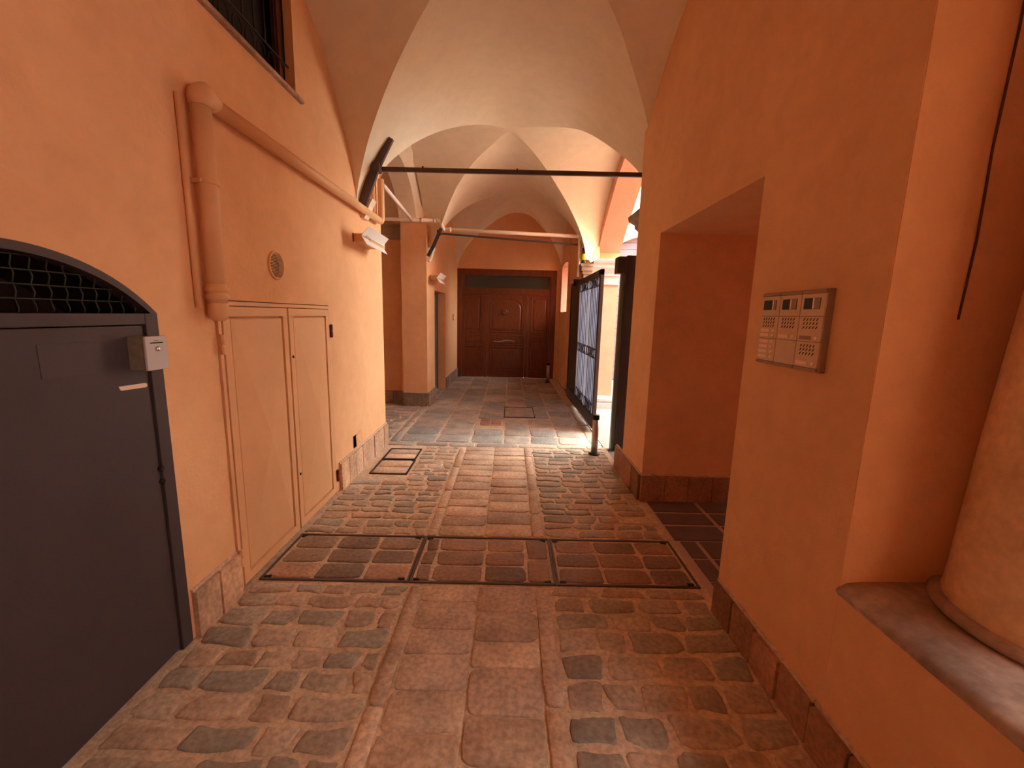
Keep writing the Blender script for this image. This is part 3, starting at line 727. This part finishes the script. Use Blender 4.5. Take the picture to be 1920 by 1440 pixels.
# narrow grey-green side door
d = thing('door_3', 'narrow grey-green door set back in the far left wall', 'door', (-1.46, 7.84, 0), kind='structure')
b = MB(); b.box(-1.50, -1.46, 7.31, 8.37, 0, 1.88, M['green'], .003); b.obj('leaf', d)
b = MB(); b.box(-1.46, -1.44, 7.31, 7.36, 0, 1.88, M['green'], .003); b.box(-1.46, -1.44, 8.32, 8.37, 0, 1.88, M['green'], .003); b.box(-1.46, -1.44, 7.36, 8.32, 1.83, 1.88, M['green'], .003); b.obj('door_frame', d)
t = thing('light_switch', 'small pale switch plate on the far left wall beside the portal', 'switch', (-1.272, 9.42, 1.42))
b = MB(); b.box(-1.284, -1.270, 9.36, 9.48, 1.36, 1.485, M['blackplastic'], .003); b.obj('back_box', t)
b = MB(); b.box(-1.271, -1.266, 9.375, 9.465, 1.375, 1.47, M['nameplate'], .002); b.obj('rocker', t)

# ------------------------------------------------------------------ bollards (photocell posts)
t = thing('bollard', 'aluminium post with dark cap standing by the open gate end', 'bollard', (.962, 4.45, 0), 'short aluminium posts along the gate')
cx, cy = .962, 4.45
b = MB(); b.lathe((cx, cy, 0), [(.036, .01), (.036, .395)], M['alu'], 24); b.obj('post', t)
b = MB(); b.lathe((cx, cy, 0), [(.037, .395), (.038, .398), (.038, .44), (.034, .448), (.02, .45)], M['blackplastic'], 24); b.obj('cap', t)
b = MB(); b.lathe((cx, cy, 0), [(.062, 0), (.062, .009), (.045, .014)], M['iron'], 24); b.obj('base_plate', t)
b = MB(); b.box(cx-.016, cx+.012, cy-.038, cy-.030, .40, .435, M['black'], .002); b.obj('sensor_window', t)
dup(t, (-.08, 5.03, 0), 'small aluminium post in the shade in front of the mahogany portal')

# ------------------------------------------------------------------ sliding gate
GM = M['gatemetal']
gx0, gx1 = 1.105, 1.15; gya, gyb = 5.32, 7.92; gz0, gz1 = .045, 2.095
t = thing('sliding_gate', 'open dark iron sliding gate leaf with pale panels along the right side', 'gate', (1.13, 6.5, 0))
b = MB(); b.box(gx0, gx1, gya, gya+.10, gz0, gz1, GM, .004); b.box(gx0, gx1, 6.95, 7.0, gz0, gz1, GM, .004); b.box(gx0, gx1, gyb-.06, gyb, gz0, gz1, GM, .004)
b.box(gx0, gx1, gya, gyb, gz1-.075, gz1, GM, .004); b.box(gx0-.006, gx1+.006, gya, gyb, gz0, gz0+.15, GM, .004); b.obj('frame', t)
b = MB(); b.box(gx0+.012, gx1-.012, 7.0, gyb-.06, gz0+.15, gz1-.075, GM); b.obj('tail_panel', t, 'solid dark tail panel at the far end')
ymid = 6.12
for (ya, yb) in ((gya+.10, ymid-.015), (ymid+.015, 6.95)):
    b = MB(); b.box(gx1-.016, gx1-.011, ya, yb, gz0+.15, gz1-.075, M['panelgrey']); b.obj('sheet_panel', t, 'pale grey frosted sheet behind the bars')
xb = gx0+.018
for y in (gya+.112, ymid, 6.938):
    b = MB(); b.box(xb-.012, xb+.012, y-.014, y+.014, gz0+.15, gz1-.075, M['alu'], .003); b.obj('upright', t, 'paler steel upright of the gate')
for (ya, yb) in ((gya+.13, ymid-.02), (ymid+.02, 6.925)):
    for k in range(1, 6):
        y = ya+(yb-ya)*k/6
        b = MB(); b.box(xb-.006, xb+.006, y-.009, y+.009, gz0+.15, gz1-.075, GM); b.obj('bar', t)
    for z0, z1 in ((1.90, 2.015), (.965, 1.085), (.20, .34)):
        b = MB()
        for z in (z0, z1): b.box(xb-.008, xb+.008, ya-.01, yb+.01, z-.007, z+.007, GM)
        n = 5; ww = (yb-ya)/n
        for k in range(n):
            c = ya+ww*(k+.5)
            b.tube([(xb, c+ww*.42*math.cos(2*PI*q/16), (z0+z1)/2+(z1-z0)*.46*math.sin(2*PI*q/16)) for q in range(17)], .005, GM, 6)
        b.obj('ring_band', t)
for y in (5.7, 7.6):
    b = MB(); b.lathe((gx0+.01, y, .044), [(.032, 0), (.036, .006), (.030, .014), (.036, .022), (.032, .028)], M['iron'], 18, axis='x'); b.obj('wheel', t)
b = MB(); b.box(1.06, 1.19, 7.30, 7.36, 2.10, 2.13, GM); b.box(1.06, 1.19, 7.30, 7.36, 2.13, 2.135, GM); b.lathe((1.085, 7.33, 2.02), [(.022, 0), (.022, .09)], M['iron'], 12); b.obj('guide_bracket', t)
b = MB(); b.box(1.115, 1.14, 4.72, 7.98, -.02, -.004, M['iron']); b.tube([(1.1275, 4.72, -.002), (1.1275, 7.98, -.002)], .008, M['steel'], 8); tag(b.obj('gate_track'), 'steel track on the floor under the sliding gate', 'rail')
t = thing('gate_post', 'tall dark iron gate catch post beside the corner of the right wall', 'post', (1.27, 4.66, 0))
b = MB(); b.box(1.235, 1.345, 4.62, 4.73, -.02, 2.165, GM, .006); b.obj('post', t)
b = MB(); b.box(1.195, 1.235, 4.66, 4.73, -.02, 1.975, M['green'], .004); b.obj('channel', t, 'edge channel of the post, court light painted in as grey-green')  # grey-green tone stands for court light on this face
b = MB(); b.box(1.135, 1.233, 4.61, 4.76, 1.975, 2.15, GM, .010); b.obj('catch_box', t)

# ------------------------------------------------------------------ pier capitals, beacon, spotlight
b = MB()
for o, z0, z1 in ((.0, 2.115, 2.17), (.02, 2.17, 2.22), (.04, 2.22, 2.29), (.06, 2.29, 2.33)):
    b.box(1.135-o, 1.27+o*.1, 6.79-o, 7.02, z0, z1, M['capstone'], .006)
struct(b, 'trim_2')
b = MB()
CP = [(0, 2.03), (.02, 2.035), (.02, 2.055), (.006, 2.06), (.006, 2.16), (.03, 2.17), (.03, 2.20), (.05, 2.24), (.075, 2.29), (.08, 2.30), (.08, 2.34), (.105, 2.37), (.115, 2.40), (.115, 2.435), (-.01, 2.435)]
b.sweep([(1.31, 7.015, 0, -1), (1.75, 7.015, .55, -1), (1.75, 7.6, 1, 0)], CP, M['palestone']); struct(b, 'trim_3')
b = MB(); b.sweep([(1.30, 7.015, 0, -1), (1.75, 7.015, 1, -1), (1.75, 7.6, 1, 0)], [(-.01, -.02), (.12, -.02), (.12, .07), (.07, .075), (.095, .10), (.095, .14), (.05, .17), (-.01, .18)], M['palestone']); struct(b, 'trim_4')
b = MB(); b.sweep([(1.393, 3.91, -1, 0), (1.393, 4.585, -1, .6), (1.75, 4.585, 0, 1)], [(-.01, 2.30), (.02, 2.30), (.02, 2.36), (.06, 2.40), (.10, 2.44), (.10, 2.47), (.155, 2.51), (.165, 2.56), (-.01, 2.58)], M['capstone']); struct(b, 'trim_5')
t = thing('gate_beacon', 'black gate warning beacon with yellow lens on the pier capital', 'beacon', (1.13, 6.765, 2.33))
b = MB(); b.lathe((1.125, 6.765, 2.33), [(.036, 0), (.036, .012), (.028, .03), (.030, .05)], M['blackplastic'], 18); b.obj('base', t)
b = MB(); b.lathe((1.125, 6.765, 2.38), [(.030, 0), (.034, .02), (.033, .07), (.024, .09), (.010, .098)], M['yellow'], 18); b.obj('lens', t, 'yellow lens')
b = MB(); b.box(1.10, 1.13, 6.80, 6.822, 2.33, 2.57, M['blackplastic'], .006); b.obj('bracket', t)
t = thing('spotlight', 'small white box spotlight tilted up on the pier capital', 'spotlight', (1.20, 6.70, 2.33))
b = MB(); b.hexa([(1.175, 6.60, 2.362), (1.20, 6.60, 2.322), (1.20, 6.685, 2.322), (1.175, 6.685, 2.362), (1.295, 6.60, 2.440), (1.32, 6.60, 2.398), (1.32, 6.685, 2.398), (1.295, 6.685, 2.440)], M['white'], .006); b.obj('housing', t)
b = MB(); b.box(1.21, 1.235, 6.66, 6.75, 2.329, 2.345, M['blackplastic']); b.obj('foot_bracket', t)

# ------------------------------------------------------------------ intercom
XR = 1.12
t = thing('intercom_panel', 'bronze-grey nine-module video intercom panel on the right wall', 'intercom', (XR, 1.655, 1.33))
ya, yb = 1.470, 1.842; zb, zt = 1.325, 1.618
b = MB(); b.box(XR-.022, XR+.002, ya-.004, yb+.004, zb-.002, zt+.002, M['bronzedark'], .004); b.obj('back_frame', t)
cw = (yb-ya)/3; rows = [(1.524, 1.604), (1.432, 1.522), (1.338, 1.430)]
for c in range(3):
    y0 = yb-cw*(c+1)+.0015; y1 = yb-cw*c-.0015
    for z0, z1 in ((1.605, 1.617), (1.326, 1.3365)):
        b = MB(); b.box(XR-.030, XR-.020, y0, y1, z0, z1, M['bronzedark'], .002); b.obj('end_strip', t)
for c in range(3):       # c 0 is the column farthest from the window
    y0 = yb-cw*(c+1)+.002; y1 = yb-cw*c-.002
    for r in range(3):
        z0, z1 = rows[r]
        b = MB(); b.box(XR-.028, XR-.018, y0, y1, z0, z1, M['bronze'], .0015); md = b.obj('module', t)
        X = XR-.0285
        def slots(zc):
            s_ = MB()
            for i in range(5):
                for j in range(3):
                    yc = (y0+y1)/2+(i-2)*.0165; z = zc+(j-1)*.0145
                    s_.hexa([(X-.0005, yc+.0055, z-.005), (X+.002, yc+.0055, z-.005), (X+.002, yc+.0015, z-.005), (X-.0005, yc+.0015, z-.005), (X-.0005, yc-.0015, z+.005), (X+.002, yc-.0015, z+.005), (X+.002, yc-.0055, z+.005), (X-.0005, yc-.0055, z+.005)], M['black'])
            s_.obj('speaker_slots', md)
        def bell(z, mm=M['nameplate']):
            s_ = MB(); s_.box(X-.0015, X+.002, (y0+y1)/2-.012, y1-.012, z-.0065, z+.0065, mm, .001); s_.obj('name_plate', md)
            s_ = MB(); s_.lathe((X+.002, y0+.022, z), [(.0078, 0), (.0078, -.003), (.006, -.0052), (.002, -.006)], M['brass'], 14, axis='x'); s_.obj('call_button', md)
        if r == 0:
            s_ = MB(); s_.box(X-.001, X+.003, y0+.022, y1-.014, 1.549, 1.589, M['blackplastic'], .001); cw_ = s_.obj('camera_window', md)
            s_ = MB(); ym = y0+.022+(.030 if c else .016); s_.box(X-.0016, X, y0+.023, ym, 1.550, 1.588, M['bronzedark']); s_.box(X-.0017, X, ym, ym+.008, 1.550, 1.588, M['nameplate']); s_.obj('lamp_strip', cw_)
        elif r == 1:
            slots(1.497)
            if c == 0: bell(1.464); bell(1.445)
            else: bell(1.445, M['nameplate'] if c == 1 else M['bronzedark'])
        elif c == 0:
            for z in (1.418, 1.397, 1.376, 1.355): bell(z)
        elif c == 2:
            slots(1.402); bell(1.352)

# ------------------------------------------------------------------ sill, column, reveal at the right
b = MB(); n = 64
ys = [1.262-(1.262+1.55)*k/n for k in range(n+1)]
top, edge = [], []
def nz(a, b_): return math.sin(a*17.3+b_)*.5+math.sin(a*41.1+b_*2.1)*.3+math.sin(a*97.7+b_*.7)*.2
prev = None
for y in ys:
    o = .006*nz(y, 1.)+.004*nz(y*2.3, 4.); q = max(0, .5+.5*nz(y*.6, 2.2))
    P = [(1.72, y, .655), (1.30, y, .655), (1.19, y, .652+.003*nz(y, 3)), (1.135+.010*q, y, .648-.006*q+.003*nz(y, 5)), (1.116+o*.5, y, .634-.010*q), (1.112+o, y, .620), (1.118, y, .605), (1.72, y, .605)]
    v = [b.bm.verts.new(p) for p in P]
    if prev:
        for k in range(len(P)): b.face([prev[k], prev[(k+1) % len(P)], v[(k+1) % len(P)], v[k]], M['sill'], k in (1, 2, 3, 4))
    else: b.face(v, M['sill'])
    prev = v
b.face(prev[::-1], M['sill'])
struct(b, 'trim_6')
w = MB(); w.hexa([(1.118, 1.262, .6), (1.34, 1.272, .6), (1.34, 1.30, .6), (1.118, 1.30, .6), (1.118, 1.262, 2.8), (1.34, 1.272, 2.8), (1.34, 1.30, 2.8), (1.118, 1.30, 2.8)], OR)
w.hexa([(1.335, 1.262, .6), (2.05, 1.235, .6), (2.05, 1.30, .6), (1.335, 1.30, .6), (1.335, 1.262, 2.8), (2.05, 1.235, 2.8), (2.05, 1.30, 2.8), (1.335, 1.30, 2.8)], OR)
struct(w, 'wall_right_reveal')
b = MB(); c = (1.565, 1.03)
b.lathe((c[0], c[1], .655), [(.268, 0), (.278, .012), (.270, .028), (.255, .032), (.248, .034)], M['sill'], 48)
b.lathe((c[0], c[1], .655), [(.250, .03), (.246, .05), (.242, .12), (.232, .45), (.205, 1.0), (.185, 2.1)], M['column'], 48)
struct(b, 'column')
b = MB(); b.tube([(1.338, 1.258, 1.52), (1.345, 1.256, 1.75), (1.340, 1.257, 2.0), (1.347, 1.256, 2.3), (1.345, 1.256, 2.7)], .0035, M['darkwood'], 6)
tag(b.obj('cable'), 'thin dark cable hanging down the orange recess behind the column', 'cable')

# ------------------------------------------------------------------ the court outside
w = MB(); w.box(1.75, 9, 10.1, 10.5, -.1, 6.5, M['cream'])
cw_ = struct(w, 'wall_court')
cut(cw_, [prism_cut(circ_arch(3.25, 1.0, -.3, 3.0, .4, 20), 'y', 9.9, 10.35, M['pinkwall'])])
b = MB()
for k in range(22):
    z = k*.155; b.box(2.2, 4.3, 10.22-(k % 2)*.0, 10.26, z, z+.148, M['lilac'], .006)
b.box(2.2, 4.3, 10.26, 10.30, 0, 3.45, M['lilac'])
tag(b.obj('door_4'), 'weathered mauve plank gate in the arch across the court', 'door', kind='structure')
b = MB(); pa, pb = circ_arch(3.25, 1.03, 0, 2.98, .42, 24)[2:], circ_arch(3.25, 1.13, 0, 2.98, .54, 24)[2:]
v = [[b.bm.verts.new((x, y, z)) for x, z in P] for y in (10.05, 10.11) for P in (pa, pb)]
for k in range(len(pa)-1):
    for p, q in ((v[0], v[1]), (v[3], v[2]), (v[1], v[3]), (v[2], v[0])): b.face([p[k], p[k+1], q[k+1], q[k]], M['pinkwall'])
struct(b, 'trim_7')
w = MB(); w.box(8.6, 8.9, 3.9, 10.1, -.1, 2.6, M['cream']); struct(w, 'wall_court_side')  # unseen wall, kept low and distant to admit more skylight
w = MB(); w.box(2.1, 9, 3.30, 3.90, -.1, 5.5, M['pinkwall']); struct(w, 'wall_court_near')
t = thing('lantern', 'bell-shaped wall lantern hanging on the sunlit court wall', 'lantern', (2.50, 9.9, 3.5))
b = MB(); b.lathe((2.50, 9.85, 3.60), [(.02, -.05), (.10, -.03), (.15, .0), (.15, .02), (.10, .03)], M['capstone'], 20); b.obj('bowl', t)
b = MB(); b.lathe((2.50, 9.85, 3.62), [(.10, 0), (.12, .06), (.11, .16), (.06, .24), (.01, .27)], M['cream'], 20); b.obj('shade', t)
b = MB(); b.tube([(2.50, 9.85, 3.88), (2.50, 9.90, 4.0), (2.50, 10.11, 4.0)], .012, M['iron'], 8); b.obj('arm', t)
w = MB(); w.box(1.9, 6.5, -6, 3.3, 3.2, 3.5, M['cream']); cut(struct(w, 'added_portico_roof'), [Bx(2.8, 4.1, -1.4, .40, 3.0, 3.8, M['cream']), Bx(4.1, 5.6, 2.0, 3.1, 3.0, 3.8, M['cream'])])  # unseen roof added to dim the arcade; its holes let skylight down
w = MB(); w.box(1.9, 3.4, -6.3, -6, -.13, 3.2, OR); w.box(5.4, 6.5, -6.3, -6, -.13, 3.2, OR); w.box(3.4, 5.4, -6.3, -6, -.13, 3.2, OR); struct(w, 'added_portico_end')  # unseen wall added to shut light out of the portico end
# unseen street facade added to limit light; its arch lets some in
w = MB(); w.box(6.5, 6.8, -6, 3.3, -.13, 3.5, M['pinkwall']); w5 = struct(w, 'added_street_facade')
cut(w5, [prism_cut(circ_arch(-1.3, .40, -.3, 2.2, .2, 16), 'x', 6, 7, M['pinkwall'])])


# ------------------------------------------------------------------ light
wld = bpy.data.worlds.new('sky'); sc.world = wld; wld.use_nodes = True
bg = wld.node_tree.nodes['Background']; bg.inputs['Color'].default_value = (1.0, .985, .97, 1); bg.inputs['Strength'].default_value = 10.0
# ------------------------------------------------------------------ camera
cam = bpy.data.cameras.new('camera'); co = bpy.data.objects.new('camera', cam); C.objects.link(co)
cam.sensor_width = 36; cam.lens = 781.6/1920*36; cam.clip_start = .02
p, y, r = -0.16321, -0.0068853, 0.0249124
cp, sp_, cy_, sy, cr, sr = math.cos(p), math.sin(p), math.cos(y), math.sin(y), math.cos(r), math.sin(r)
fwd = Vector((-sy*cp, cy_*cp, sp_)); r0 = Vector((cy_, sy, 0)); u0 = r0.cross(fwd)
rt = cr*r0+sr*u0; up = -sr*r0+cr*u0
co.matrix_world = Matrix(((rt.x, up.x, -fwd.x, 0), (rt.y, up.y, -fwd.y, 0), (rt.z, up.z, -fwd.z, 1.5), (0, 0, 0, 1)))
sc.camera = co
sc.view_settings.view_transform = 'Standard'; sc.view_settings.look = 'None'; sc.view_settings.gamma = 1
sc.view_settings.exposure = 1.05
sc.cycles.max_bounces = 14; sc.cycles.diffuse_bounces = 10; sc.cycles.use_denoising = True
sc.cycles.sample_clamp_indirect = 8
